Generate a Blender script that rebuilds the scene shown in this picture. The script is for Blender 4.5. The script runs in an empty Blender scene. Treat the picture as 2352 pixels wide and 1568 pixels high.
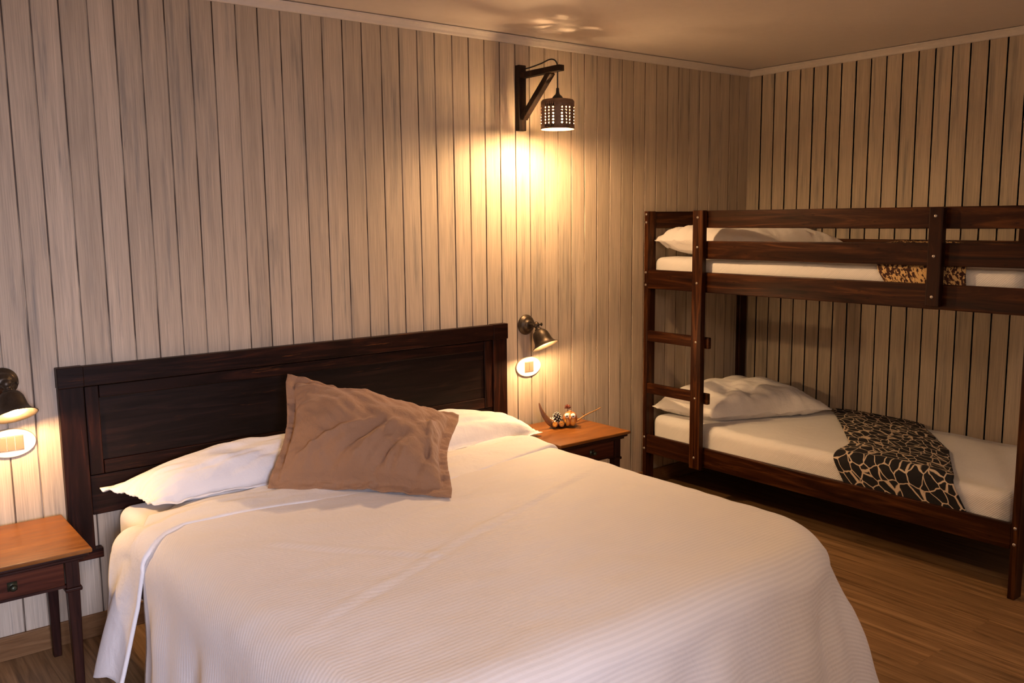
import bpy, bmesh, math, random
from mathutils import Vector, Matrix, noise
random.seed(7)
sc = bpy.context.scene
COL = sc.collection

# ------------------------------------------------------------------ camera
CX, CY, CZ = 1.6388, -3.5416, 1.5594
PAN, TILT, ROLL, FPX = math.radians(-38.2009), math.radians(-7.791), math.radians(-0.5982), 2062.54
fwd = Vector((-math.sin(PAN)*math.cos(TILT), math.cos(PAN)*math.cos(TILT), math.sin(TILT)))
rt = Vector((math.cos(PAN), math.sin(PAN), 0)); up = rt.cross(fwd)
r2 = rt*math.cos(ROLL)+up*math.sin(ROLL); u2 = -rt*math.sin(ROLL)+up*math.cos(ROLL)
cam_d = bpy.data.cameras.new('camera'); cam = bpy.data.objects.new('camera', cam_d); COL.objects.link(cam)
M3 = Matrix((r2, u2, -fwd)).transposed()
cam.matrix_world = Matrix.Translation((CX, CY, CZ)) @ M3.to_4x4()
cam_d.sensor_width = 36; cam_d.lens = FPX*36/2352; cam_d.clip_start = .05
sc.camera = cam

# ------------------------------------------------------------------ world, light, exposure
w = bpy.data.worlds.new('world'); sc.world = w; w.use_nodes = True
w.node_tree.nodes['Background'].inputs[0].default_value = (.55, .68, 1, 1)
w.node_tree.nodes['Background'].inputs[1].default_value = .4
vs = sc.view_settings
vs.view_transform = 'Standard'; vs.look = 'None'; vs.gamma = 1; vs.use_curve_mapping = False
vs.exposure = 0.2
WARM = (1.0, .61, .29)
def light(name, kind, loc, energy, color, rot=None, **kw):
    d = bpy.data.lights.new(name, kind); d.energy = energy; d.color = color
    for k, v in kw.items(): setattr(d, k, v)
    o = bpy.data.objects.new(name, d); COL.objects.link(o); o.location = loc
    if rot: o.rotation_euler = rot
    return o
# daylight coming in through the window of the wall behind the camera
def aim(p, q): return (Vector(q)-Vector(p)).to_track_quat('-Z', 'Y').to_euler()
for p, q, e in (((1.35, -6.6, 2.1), (2.0, -.5, 1.0), 520), ((4.6, -6.4, 2.5), (4.1, -2.4, .6), 22)):
    light('window_daylight', 'AREA', p, e, (.72, .75, 1.0), rot=aim(p, q), shape='RECTANGLE', size=1.5, size_y=1.3)
# warm fill light added out of view, no fitting, to brighten walls and ceiling
light('warm_fill', 'POINT', (3.3, -3.3, 2.0), 26, (1.0, .71, .45), shadow_soft_size=.12)

# ------------------------------------------------------------------ node helpers
def mat(name):
    m = bpy.data.materials.new(name); m.use_nodes = True
    return m, m.node_tree, m.node_tree.nodes['Principled BSDF']
def N(nt, t, **kw):
    n = nt.nodes.new(t)
    for k, v in kw.items():
        if k in n.inputs: n.inputs[k].default_value = v
        else: setattr(n, k, v)
    return n
def L(nt, a, b): nt.links.new(a, b)
def coords(nt, scale, kind='Object', rot=(0, 0, 0)):
    tc = N(nt, 'ShaderNodeTexCoord'); mp = N(nt, 'ShaderNodeMapping')
    mp.inputs['Scale'].default_value = scale; mp.inputs['Rotation'].default_value = rot
    L(nt, tc.outputs[kind], mp.inputs[0]); return mp.outputs[0]
def noise_n(nt, vec, scale=1, detail=4, rough=.55, dist=0):
    n = N(nt, 'ShaderNodeTexNoise'); n.inputs['Scale'].default_value = scale
    n.inputs['Detail'].default_value = detail; n.inputs['Roughness'].default_value = rough
    n.inputs['Distortion'].default_value = dist
    L(nt, vec, n.inputs['Vector']); return n.outputs['Fac']
def ramp(nt, fac, stops):
    r = N(nt, 'ShaderNodeValToRGB'); e = r.color_ramp.elements
    while len(e) < len(stops): e.new(.5)
    for k, (p, c) in enumerate(stops):
        e[k].position = p; e[k].color = (c[0], c[1], c[2], 1) if hasattr(c, '__len__') else (c, c, c, 1)
    L(nt, fac, r.inputs[0]); return r.outputs[0]
def mix(nt, fac, a, b, mode='MIX'):
    m = N(nt, 'ShaderNodeMix', data_type='RGBA', blend_type=mode)
    for s, v in ((0, fac), (6, a), (7, b)):
        if hasattr(v, 'is_output'): L(nt, v, m.inputs[s])
        elif hasattr(v, '__len__'): m.inputs[s].default_value = (v[0], v[1], v[2], 1)
        else: m.inputs[s].default_value = v
    return m.outputs[2]
def math_n(nt, op, a, b=None, c=None):
    m = N(nt, 'ShaderNodeMath', operation=op)
    for s, v in ((0, a), (1, b), (2, c)):
        if v is None: continue
        if hasattr(v, 'is_output'): L(nt, v, m.inputs[s])
        else: m.inputs[s].default_value = v
    return m.outputs[0]
def bump(nt, bs, h, strength=.2, dist=.01):
    b = N(nt, 'ShaderNodeBump'); b.inputs['Strength'].default_value = strength; b.inputs['Distance'].default_value = dist
    L(nt, h, b.inputs['Height']); L(nt, b.outputs[0], bs.inputs['Normal'])

AX = {'x': lambda l, a: (l, a, a), 'y': lambda l, a: (a, l, a), 'z': lambda l, a: (a, a, l)}
def wood(name, dark, mid, light_c, axis, across=28, along=2.2, rough=.38, wear=None, knots=0):
    m, nt, bs = mat(name)
    v = coords(nt, AX[axis](along, across)); f1 = noise_n(nt, v, 1, 7, .62, 1.4)
    v2 = coords(nt, AX[axis](along*.8, across*.22)); f2 = noise_n(nt, v2, 1, 3, .5, .8)
    v3 = coords(nt, AX[axis](along*6, across*9)); f3 = noise_n(nt, v3, 1, 3, .6)
    c = ramp(nt, f1, [(.3, dark), (.52, mid), (.74, light_c)])
    c = mix(nt, math_n(nt, 'MULTIPLY', f2, .75), c, dark)
    c = mix(nt, .25, c, ramp(nt, f3, [(.3, 0.3), (.7, 1.0)]), 'MULTIPLY')
    if knots:
        vk = coords(nt, AX[axis](2.6, 7)); kn = N(nt, 'ShaderNodeTexVoronoi'); L(nt, vk, kn.inputs[0])
        kf = ramp(nt, kn.outputs['Distance'], [(.05, 1), (.16, 0)])
        c = mix(nt, math_n(nt, 'MULTIPLY', kf, .7), c, dark)
    if wear:
        vw = coords(nt, AX[axis](3.2, 45)); fw = noise_n(nt, vw, 1, 5, .7, .3)
        v5 = coords(nt, (2.3, 2.3, 2.3)); f5 = noise_n(nt, v5, 1, 2, .5)
        wm = math_n(nt, 'MULTIPLY', ramp(nt, fw, [(.60, 0), (.74, 1)]), ramp(nt, f5, [(.50, 0), (.66, 1)]))
        c = mix(nt, wm, c, wear)
    L(nt, c, bs.inputs['Base Color'])
    L(nt, ramp(nt, f1, [(.2, rough-.06), (.8, rough+.16)]), bs.inputs['Roughness'])
    bs.inputs['Specular IOR Level'].default_value = .17
    bump(nt, bs, f1, .18, .003)
    return m
D_D, D_M, D_L = (.004, .0010, .0006), (.019, .0045, .002), (.075, .018, .006)
M_dark = {a: wood('dark_headboard_wood_'+a, D_D, D_M, D_L, a, wear=(.26, .085, .022)) for a in 'xyz'}
M_panel = wood('dark_panel_wood', (.005, .0022, .0018), (.011, .0045, .003), (.030, .010, .006), 'x', wear=(.25, .08, .02))
B_D, B_M, B_L = (.008, .0016, .0006), (.050, .0125, .0028), (.190, .062, .014)
M_bunk = {a: wood('stained_bunk_pine_'+a, B_D, B_M, B_L, a, across=24, along=1.6, rough=.33, knots=1) for a in 'xyz'}
M_top = wood('honey_tabletop', (.12, .040, .008), (.24, .085, .016), (.36, .145, .035), 'x', across=16, along=2.0, rough=.30)
M_table = {a: wood('dark_table_wood_'+a, (.010, .003, .002), (.040, .011, .006), (.085, .026, .012), a, rough=.36) for a in 'xyz'}
M_table['drawer'] = wood('drawer_wood', (.03, .007, .003), (.085, .020, .008), (.15, .040, .014), 'x', rough=.33)
M_bracket = wood('aged_bracket_wood', (.008, .005, .004), (.028, .015, .009), (.10, .055, .025), 'z', rough=.55)

def make_wall_mat(name, hcoord):
    """limewashed tongue-and-groove boards: beige paint brushed thin over grey wood"""
    m, nt, bs = mat(name)
    hx = (1, 0) if hcoord == 'x' else (0, 1)
    def sc3(h, z): return (h, .01, z) if hcoord == 'x' else (.01, h, z)
    at = N(nt, 'ShaderNodeAttribute'); at.attribute_name = 'board'
    fine = noise_n(nt, coords(nt, sc3(260, 5)), 1, 5, .6)
    med = noise_n(nt, coords(nt, sc3(36, 1.3)), 1, 4, .6, .4)
    big = noise_n(nt, coords(nt, sc3(3, 1.5)), 1, 2, .5)
    c = ramp(nt, at.outputs['Fac'], [(0, (.50, .400, .292)), (.5, (.545, .438, .322)), (1, (.585, .472, .350))])
    c = mix(nt, .6, c, ramp(nt, fine, [(.30, .55), (.7, 1.16)]), 'MULTIPLY')
    c = mix(nt, .5, c, ramp(nt, med, [(.3, .70), (.65, 1.08)]), 'MULTIPLY')
    c = mix(nt, .35, c, ramp(nt, big, [(.3, .8), (.7, 1.1)]), 'MULTIPLY')
    # grey bare-wood streaks where the wash is thin
    s1 = noise_n(nt, coords(nt, sc3(19, 1.25)), 1, 5, .62, .2)
    s2 = noise_n(nt, coords(nt, sc3(95, 2.6)), 1, 4, .65)
    sm = math_n(nt, 'MULTIPLY', ramp(nt, s1, [(.54, 0), (.66, 1)]), ramp(nt, s2, [(.38, .15), (.60, 1)]))
    c = mix(nt, math_n(nt, 'MULTIPLY', sm, .72), c, (.17, .16, .145))
    # small rubbed scratches
    s3 = noise_n(nt, coords(nt, sc3(120, 9)), 1, 3, .6)
    s4 = noise_n(nt, coords(nt, sc3(6, 3)), 1, 3, .6)
    sm2 = math_n(nt, 'MULTIPLY', ramp(nt, s3, [(.66, 0), (.72, 1)]), ramp(nt, s4, [(.5, 0), (.6, 1)]))
    c = mix(nt, math_n(nt, 'MULTIPLY', sm2, .5), c, (.17, .13, .10))
    # the tongues between the boards are bare brown wood, here and there clogged with paint
    cl = noise_n(nt, coords(nt, sc3(9, 2.2)), 1, 3, .6)
    gap = mix(nt, ramp(nt, cl, [(.46, 0), (.60, 1)]), (.13, .085, .055), (.48, .385, .28))
    c = mix(nt, math_n(nt, 'LESS_THAN', at.outputs['Fac'], -.5), c, gap)
    L(nt, c, bs.inputs['Base Color']); bs.inputs['Roughness'].default_value = .62
    hb = math_n(nt, 'ADD', fine, math_n(nt, 'MULTIPLY', med, .6)); bump(nt, bs, hb, .25, .0025)
    return m
M_wallx = make_wall_mat('limewashed_boards_x', 'x'); M_wally = make_wall_mat('limewashed_boards_y', 'y')

def plain(name, color, rough=.5, metal=0, bumpscale=0, bs_str=.1, var=0):
    m, nt, bs = mat(name)
    bs.inputs['Base Color'].default_value = (*color, 1); bs.inputs['Roughness'].default_value = rough
    bs.inputs['Metallic'].default_value = metal
    f = noise_n(nt, coords(nt, (1, 1, 1)), bumpscale or 40, 4, .6)
    if var:
        L(nt, mix(nt, 1.0, color, ramp(nt, f, [(.3, 1-var), (.7, 1+var*.3)]), 'MULTIPLY'), bs.inputs['Base Color'])
    if bs_str: bump(nt, bs, f, bs_str, .003)
    return m
M_ceil = plain('ceiling_plaster', (.76, .68, .62), .5, 0, 22, .18, .03)
M_trim = plain('painted_trim', (.66, .59, .52), .45, 0, 30, .06, .05)
M_plainwall = plain('side_wall_paint', (.52, .42, .31), .7, 0, 12, .1, .05)
M_bronze = plain('bronze_metal', (.075, .055, .038), .42, .75, 60, .10, .25)
M_black = plain('black_cord', (.008, .007, .007), .5)
M_plate = plain('white_switch_plastic', (.80, .78, .74), .3, 0, 10, 0)
M_rocker = plain('beige_switch_rocker', (.17, .125, .085), .35, 0, 10, 0)
M_rim = plain('switch_rim', (.30, .22, .14), .35, .2)
M_screw = plain('steel_screw', (.55, .5, .45), .3, .9)
M_knob = plain('dark_brass_knob', (.05, .055, .035), .35, .7, 50, .2, .3)
M_shade = plain('rust_brown_metal_shade', (.20, .12, .08), .5, .3, 50, .15, .35)

def emis(name, color, strength):
    m, nt, bs = mat(name)
    bs.inputs['Base Color'].default_value = (*color, 1)
    bs.inputs['Emission Color'].default_value = (*color, 1); bs.inputs['Emission Strength'].default_value = strength
    return m
M_bulb = emis('glowing_bulb', (1.0, .72, .38), 18)

def floor_mat():
    m, nt, bs = mat('oak_laminate')
    tc = N(nt, 'ShaderNodeTexCoord'); mp = N(nt, 'ShaderNodeMapping')
    mp.inputs['Rotation'].default_value = (0, 0, math.radians(90)); L(nt, tc.outputs['Object'], mp.inputs[0])
    br = N(nt, 'ShaderNodeTexBrick'); L(nt, mp.outputs[0], br.inputs[0])
    br.offset = .37; br.inputs['Scale'].default_value = 1
    br.inputs['Brick Width'].default_value = 1.28; br.inputs['Row Height'].default_value = .19
    br.inputs['Mortar Size'].default_value = .0012; br.inputs['Mortar Smooth'].default_value = .1
    br.inputs['Color1'].default_value = (.2, .2, .2, 1); br.inputs['Color2'].default_value = (.9, .9, .9, 1); br.inputs['Mortar'].default_value = (0, 0, 0, 1)
    off = N(nt, 'ShaderNodeVectorMath', operation='SCALE'); L(nt, br.outputs['Color'], off.inputs[0]); off.inputs['Scale'].default_value = 7
    add = N(nt, 'ShaderNodeVectorMath', operation='ADD'); L(nt, tc.outputs['Object'], add.inputs[0]); L(nt, off.outputs[0], add.inputs[1])
    def mv(s):
        q = N(nt, 'ShaderNodeMapping'); q.inputs['Scale'].default_value = s; L(nt, add.outputs[0], q.inputs[0]); return q.outputs[0]
    g1 = noise_n(nt, mv((34, 1.5, 1)), 1, 7, .6, 1.6); g2 = noise_n(nt, mv((9, .9, 1)), 1, 3, .5, 1.0); g3 = noise_n(nt, mv((160, 5, 1)), 1, 3, .6)
    c = ramp(nt, g1, [(.3, (.14, .070, .026)), (.5, (.29, .158, .066)), (.72, (.43, .25, .115))])
    c = mix(nt, .5, c, ramp(nt, g2, [(.3, .62), (.65, 1.1)]), 'MULTIPLY')
    c = mix(nt, .35, c, ramp(nt, g3, [(.3, .7), (.7, 1.1)]), 'MULTIPLY')
    c = mix(nt, .35, c, ramp(nt, br.outputs['Color'], [(0, .6), (1, 1.1)]), 'MULTIPLY')
    L(nt, c, bs.inputs['Base Color']); bs.inputs['Roughness'].default_value = .42
    bump(nt, bs, g1, .12, .002)
    return m
M_floor = floor_mat()
M_base = wood('oak_baseboard', (.15, .07, .026), (.24, .12, .048), (.32, .17, .075), 'x', across=30, along=3, rough=.45)
M_basey = wood('oak_baseboard_y', (.15, .07, .026), (.24, .12, .048), (.32, .17, .075), 'y', across=30, along=3, rough=.45)

def cloth(name, color, rough=.85, stripes=0, wr=.25, wscale=9, sheen=.3, weave=True, stripe_dir=1, scol=.93):
    m, nt, bs = mat(name)
    bs.inputs['Roughness'].default_value = rough
    if 'Sheen Weight' in bs.inputs: bs.inputs['Sheen Weight'].default_value = sheen
    f = noise_n(nt, coords(nt, (1, 1, 1)), wscale, 5, .55, .5)
    f2 = noise_n(nt, coords(nt, (1, 1, 1)), wscale*3.3, 4, .55, 1.2)
    h = math_n(nt, 'ADD', f, math_n(nt, 'MULTIPLY', f2, .35))
    col = None
    if stripes:
        uv = N(nt, 'ShaderNodeUVMap'); sep = N(nt, 'ShaderNodeSeparateXYZ'); L(nt, uv.outputs[0], sep.inputs[0])
        s = math_n(nt, 'SINE', math_n(nt, 'MULTIPLY', sep.outputs[stripe_dir], 2*math.pi/stripes))
        s01 = math_n(nt, 'MULTIPLY_ADD', s, .5, .5)
        col = mix(nt, ramp(nt, s01, [(.35, 0), (.65, 1)]), tuple(x*scol for x in color), color)
        h = math_n(nt, 'ADD', h, math_n(nt, 'MULTIPLY', s01, .10))
        L(nt, ramp(nt, s01, [(.35, .62), (.65, .9)]), bs.inputs['Roughness'])
    base = col if col is not None else color
    L(nt, mix(nt, .5, base, ramp(nt, f, [(.3, .97), (.7, 1.02)]), 'MULTIPLY'), bs.inputs['Base Color'])
    bump(nt, bs, h, wr, .02)
    return m
M_duvet = cloth('white_ribbed_cotton', (.80, .745, .70), stripes=.0145, wr=.20, wscale=6)
M_sheet = cloth('white_cotton', (.82, .78, .75), wr=.30, wscale=8)
M_sheet2 = cloth('bunk_white_cotton', (.78, .755, .74), wr=.30, wscale=8, stripes=.010, scol=.97)
M_brown = cloth('taupe_brown_cotton', (.31, .170, .092), wr=.5, wscale=10, sheen=.15)
M_mattress = cloth('mattress_ticking', (.80, .76, .74), wr=.2, wscale=7)

def giraffe():
    m, nt, bs = mat('giraffe_print_fleece'); bs.inputs['Roughness'].default_value = .95
    uv = N(nt, 'ShaderNodeUVMap'); nz = N(nt, 'ShaderNodeTexNoise'); L(nt, uv.outputs[0], nz.inputs['Vector']); nz.inputs['Scale'].default_value = 14
    ad = N(nt, 'ShaderNodeVectorMath', operation='MULTIPLY_ADD'); L(nt, nz.outputs['Color'], ad.inputs[0])
    ad.inputs[1].default_value = (.03, .03, 0); L(nt, uv.outputs[0], ad.inputs[2])
    v = N(nt, 'ShaderNodeTexVoronoi', feature='DISTANCE_TO_EDGE'); L(nt, ad.outputs[0], v.inputs['Vector'])
    v.inputs['Scale'].default_value = 19; v.inputs['Randomness'].default_value = .82
    f = ramp(nt, v.outputs['Distance'], [(.032, 0), (.052, 1)])
    L(nt, mix(nt, f, (.62, .49, .36), (.006, .005, .007)), bs.inputs['Base Color'])
    bump(nt, bs, noise_n(nt, uv.outputs[0], 300, 2), .3, .003)
    return m
def leopard():
    m, nt, bs = mat('leopard_print_fleece'); bs.inputs['Roughness'].default_value = .95
    uv = N(nt, 'ShaderNodeUVMap')
    f = noise_n(nt, uv.outputs[0], 62, 2, .5, .6)
    v = N(nt, 'ShaderNodeTexVoronoi'); L(nt, uv.outputs[0], v.inputs['Vector']); v.inputs['Scale'].default_value = 22
    t = math_n(nt, 'ADD', f, math_n(nt, 'MULTIPLY', v.outputs['Distance'], .22))
    k = ramp(nt, t, [(.595, 1), (.625, 0)])
    c = mix(nt, k, (.045, .014, .007), (.55, .33, .12))
    k2 = ramp(nt, t, [(.595, 1), (.625, 0)])
    c = mix(nt, k2, (.62, .40, .17), (.045, .013, .007))
    L(nt, c, bs.inputs['Base Color']); bump(nt, bs, noise_n(nt, uv.outputs[0], 300, 2), .3, .003)
    return m
M_gir, M_leo = giraffe(), leopard()

# ------------------------------------------------------------------ mesh helpers
def link(name, me, m, parent=None, smooth=False, loc=None):
    o = bpy.data.objects.new(name, me); COL.objects.link(o)
    if m: me.materials.append(m)
    if smooth:
        for p in me.polygons: p.use_smooth = True
    if parent:
        o.parent = parent
        # vertices are given in world coordinates: shift them into the parent's space
        off = parent_world(parent)
        me.transform(Matrix.Translation(-off))
    return o
def parent_world(p):
    v = Vector((0, 0, 0))
    while p: v += Vector(p.location); p = p.parent
    return v
def thing(name, loc, label, cat, group=None):
    o = bpy.data.objects.new(name, None); COL.objects.link(o); o.location = loc; o.empty_display_size = .05
    o['label'] = label; o['category'] = cat
    if group: o['group'] = group
    return o
def tag(o, label, cat, group=None):
    o['label'] = label; o['category'] = cat
    if group: o['group'] = group
    return o
def struct(o): o['kind'] = 'structure'; return o

class MB:
    def __init__(s): s.bm = bmesh.new()
    def box(s, x0, x1, y0, y1, z0, z1, skew=None):
        vs = [s.bm.verts.new((x, y, z)) for z in (z0, z1) for y in (y0, y1) for x in (x0, x1)]
        if skew:
            for v in vs: v.co = skew(v.co)
        for f in ((0, 2, 3, 1), (4, 5, 7, 6), (0, 1, 5, 4), (2, 6, 7, 3), (0, 4, 6, 2), (1, 3, 7, 5)):
            s.bm.faces.new([vs[i] for i in f])
        return s
    def bar(s, a, b, wx, wy, upv=(0, 0, 1)):
        a, b = Vector(a), Vector(b); d = (b-a).normalized(); u = Vector(upv); s1 = d.cross(u).normalized(); s2 = s1.cross(d)
        vs = [s.bm.verts.new(p + s1*i*wx/2 + s2*j*wy/2) for p in (a, b) for i, j in ((-1, -1), (1, -1), (1, 1), (-1, 1))]
        for f in ((0, 3, 2, 1), (4, 5, 6, 7), (0, 1, 5, 4), (1, 2, 6, 5), (2, 3, 7, 6), (3, 0, 4, 7)): s.bm.faces.new([vs[i] for i in f])
        return s
    def tube(s, pts, radii, n=12, cap=True, flat=None):
        pts = [Vector(p) for p in pts]; rings = []
        if not hasattr(radii, '__len__'): radii = [radii]*len(pts)
        prev = None
        for i, p in enumerate(pts):
            d = (pts[min(i+1, len(pts)-1)]-pts[max(i-1, 0)])
            d = d.normalized() if d.length > 1e-9 else Vector((0, 0, 1))
            if prev is None:
                a = Vector((0, 0, 1)) if abs(d.z) < .9 else Vector((1, 0, 0)); s1 = d.cross(a).normalized()
            else: s1 = (prev - d*prev.dot(d)).normalized()
            prev = s1; s2 = d.cross(s1)
            k = flat if flat else 1
            rings.append([s.bm.verts.new(p+(s1*math.cos(2*math.pi*j/n)*k+s2*math.sin(2*math.pi*j/n))*radii[i]) for j in range(n)])
        for a, b in zip(rings, rings[1:]):
            for j in range(n): s.bm.faces.new((a[j], a[(j+1) % n], b[(j+1) % n], b[j]))
        if cap:
            s.bm.faces.new(rings[0][::-1]); s.bm.faces.new(rings[-1])
        return s
    def lathe(s, prof, origin, axis, n=40, close=False):
        """prof: list of (radius, distance along axis)"""
        o = Vector(origin); d = Vector(axis).normalized()
        a = Vector((0, 0, 1)) if abs(d.z) < .9 else Vector((1, 0, 0)); s1 = d.cross(a).normalized(); s2 = d.cross(s1)
        rings = []
        for r, t in prof:
            if r < 1e-6: rings.append([s.bm.verts.new(o+d*t)])
            else: rings.append([s.bm.verts.new(o+d*t+(s1*math.cos(2*math.pi*j/n)+s2*math.sin(2*math.pi*j/n))*r) for j in range(n)])
        for a, b in zip(rings, rings[1:]):
            for j in range(n):
                k = (j+1) % n
                if len(a) == 1 and len(b) == 1: continue
                if len(a) == 1: s.bm.faces.new((a[0], b[k], b[j]))
                elif len(b) == 1: s.bm.faces.new((a[j], a[k], b[0]))
                else: s.bm.faces.new((a[j], a[k], b[k], b[j]))
        return s
    def ball(s, c, r, seg=16, sq=(1, 1, 1)):
        ret = bmesh.ops.create_uvsphere(s.bm, u_segments=seg, v_segments=max(6, seg//2), radius=1)
        for v in ret['verts']: v.co = Vector(c)+Vector((v.co.x*r*sq[0], v.co.y*r*sq[1], v.co.z*r*sq[2]))
        return s
    def build(s, name, m, parent=None, smooth=False, bevel=0, seg=2):
        bmesh.ops.recalc_face_normals(s.bm, faces=s.bm.faces)
        me = bpy.data.meshes.new(name); s.bm.to_mesh(me); s.bm.free()
        o = link(name, me, m, parent, smooth)
        if bevel:
            b = o.modifiers.new('bevel', 'BEVEL'); b.width = bevel; b.segments = seg; b.limit_method = 'ANGLE'
        return o
def grid_mesh(fn, nu, nv, uvf=None, wrap=False):
    """fn(i/nu, j/nv) -> Vector"""
    vs, fs, uvs = [], [], []
    for j in range(nv+1):
        for i in range(nu+1):
            vs.append(fn(i/nu, j/nv)); uvs.append(uvf(i/nu, j/nv) if uvf else (i/nu, j/nv))
    for j in range(nv):
        for i in range(nu):
            a = j*(nu+1)+i; fs.append((a, a+1, a+nu+2, a+nu+1))
    me = bpy.data.meshes.new('g'); me.from_pydata(vs, [], fs)
    uvl = me.uv_layers.new(name='UVMap')
    for lp in me.loops: uvl.data[lp.index].uv = uvs[lp.vertex_index]
    return me
def ns(x, y, z=0.0, s=1.0): return noise.noise(Vector((x*s, y*s, z*s)))

# ------------------------------------------------------------------ room
RX, CEIL, FY, LX = 6.2975, 2.440, -4.7, .60
def board_wall(name, grooves, zt, m, place, bottom=0.0):
    """grooves: sorted positions along the wall; place(h, depth, z) -> world"""
    prof = []; ids = []
    lo, hi = grooves[0], grooves[-1]
    prof.append((lo, 0)); k = 0
    gs = grooves[1:-1]
    for g in gs:
        wv = .0040+.0012*ns(g*13, 3.1)
        prof += [(g-wv, 0), (g-.0024, .0018), (g-.0018, .0075), (g+.0018, .0075), (g+.0024, .0018), (g+wv, 0)]
    prof.append((hi, 0))
    bm = bmesh.new(); lay = bm.faces.layers.int.new('bid')
    NZ = 24
    cols = []
    for h, d in prof:
        cols.append([bm.verts.new(place(h + (ns(round(h*11), z*1.3/NZ, 5)*.0014 if 0 < z < NZ else 0), d, bottom+(zt-bottom)*z/NZ)) for z in range(NZ+1)])
    bid = 0
    for i in range(len(cols)-1):
        seg = (i % 6)
        if seg == 3: bid += 1
        for z in range(NZ):
            f = bm.faces.new((cols[i][z], cols[i+1][z], cols[i+1][z+1], cols[i][z+1])); f[lay] = bid if i % 6 not in (2, 3, 4) else -1
    # back of the wall
    bk = [bm.verts.new(place(h, .12, z)) for h, z in ((lo, bottom), (hi, bottom), (hi, zt), (lo, zt))]
    bm.faces.new(bk)
    bm.faces.new([bk[0]]+[cols[0][z] for z in range(NZ+1)]+[bk[3]])
    bm.faces.new([bk[1]]+[cols[-1][z] for z in range(NZ+1)]+[bk[2]])
    bm.faces.new([bk[3]]+[c[NZ] for c in cols]+[bk[2]]); bm.faces.new([bk[0]]+[c[0] for c in cols]+[bk[1]])
    bmesh.ops.recalc_face_normals(bm, faces=bm.faces)
    me = bpy.data.meshes.new(name); bm.to_mesh(me)
    ids = [f[lay] for f in bm.faces]; bm.free()
    a = me.attributes.new('board', 'FLOAT', 'FACE')
    rnd = [random.random() for _ in range(200)]
    for i, b in enumerate(ids): a.data[i].value = rnd[b] if b >= 0 else -1
    return struct(link(name, me, m))
gx = [2.2458, 2.3333, 2.4237, 2.5175, 2.6064, 2.6959, 2.7867, 2.8806, 2.9685, 3.0612, 3.1518, 3.2467, 3.3392, 3.431, 3.5252, 3.6181, 3.7129, 3.805, 3.8997, 3.9927, 4.0902, 4.1835, 4.275, 4.3671, 4.4626, 4.5531, 4.6500, 4.7405, 4.8315, 4.9244, 5.0157, 5.1099, 5.2008, 5.2896, 5.3811]
left = []; x = gx[0]
while x-.09 > LX+.02: x -= .09; left.insert(0, x)
right = []; x = gx[-1]
while x+.0917 < RX-.02: x += .0917; right.append(x)
board_wall('wall_back', [LX]+left+gx+right+[RX], CEIL, M_wallx, lambda h, d, z: Vector((h, d, z)))
gy = [0, -.094] + [-.1843-.0885*k for k in range(0, 50) if -.1843-.0885*k > FY+.03] + [FY]
board_wall('wall_right', gy, CEIL, M_wally, lambda h, d, z: Vector((RX+d, h, z)))
struct(MB().box(LX-.12, LX, FY, .12, 0, CEIL).build('wall_left', M_plainwall))
wf = MB()
WZ0, WZ1 = .75, 1.95
WINS = [(1.05, 1.95), (3.95, 4.95)]
wf.box(LX-.12, RX+.12, FY-.12, FY, 0, WZ0).box(LX-.12, RX+.12, FY-.12, FY, WZ1, CEIL)
for a, b in ((LX-.12, 1.05), (1.95, 3.95), (4.95, RX+.12)): wf.box(a, b, FY-.12, FY, WZ0, WZ1)
struct(wf.build('wall_front', M_plainwall))
for k, (a, b) in enumerate(WINS):
    wn = MB(); c = (a+b)/2
    for q in ((a, a+.05, WZ0, WZ1), (b-.05, b, WZ0, WZ1), (a+.05, b-.05, WZ0, WZ0+.05), (a+.05, b-.05, WZ1-.05, WZ1), (c-.02, c+.02, WZ0+.05, WZ1-.05)):
        wn.box(q[0], q[1], FY-.10, FY-.05, q[2], q[3])
    struct(wn.build('window_%d' % (k+1), M_trim))
struct(MB().box(LX-.12, RX+.12, FY-.12, .12, -.10, 0).build('floor', M_floor))
struct(MB().box(LX-.12, RX+.12, FY-.12, .12, CEIL, CEIL+.10).build('ceiling', M_ceil))
def crown(name, horiz):
    # small moulding: flat fillet, cove and lip, with a hairline gap to the ceiling
    prof = [(0, 2.400), (.008, 2.400), (.012, 2.404), (.014, 2.414), (.020, 2.424), (.026, 2.430), (.027, 2.4365), (0, 2.4365)]
    bm = bmesh.new(); ends = []
    for t in (0, 1):
        if horiz == 'x': ends.append([bm.verts.new((LX if t == 0 else RX-d, -d, z)) for d, z in prof])
        else: ends.append([bm.verts.new((RX-d, -d if t == 0 else FY, z)) for d, z in prof])
    n = len(prof)
    for i in range(n): bm.faces.new((ends[0][i], ends[0][(i+1) % n], ends[1][(i+1) % n], ends[1][i]))
    bm.faces.new(ends[0]); bm.faces.new(ends[1][::-1])
    bmesh.ops.recalc_face_normals(bm, faces=bm.faces)
    me = bpy.data.meshes.new(name); bm.to_mesh(me); bm.free(); return struct(link(name, me, M_trim))
crown('trim_1', 'x'); crown('trim_2', 'y')
struct(MB().box(LX, RX-.012, -.012, 0, 0, .089).build('baseboard_back', M_base, bevel=.003))
struct(MB().box(RX-.012, RX, FY, 0, 0, .089).build('baseboard_right', M_basey, bevel=.003))

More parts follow.
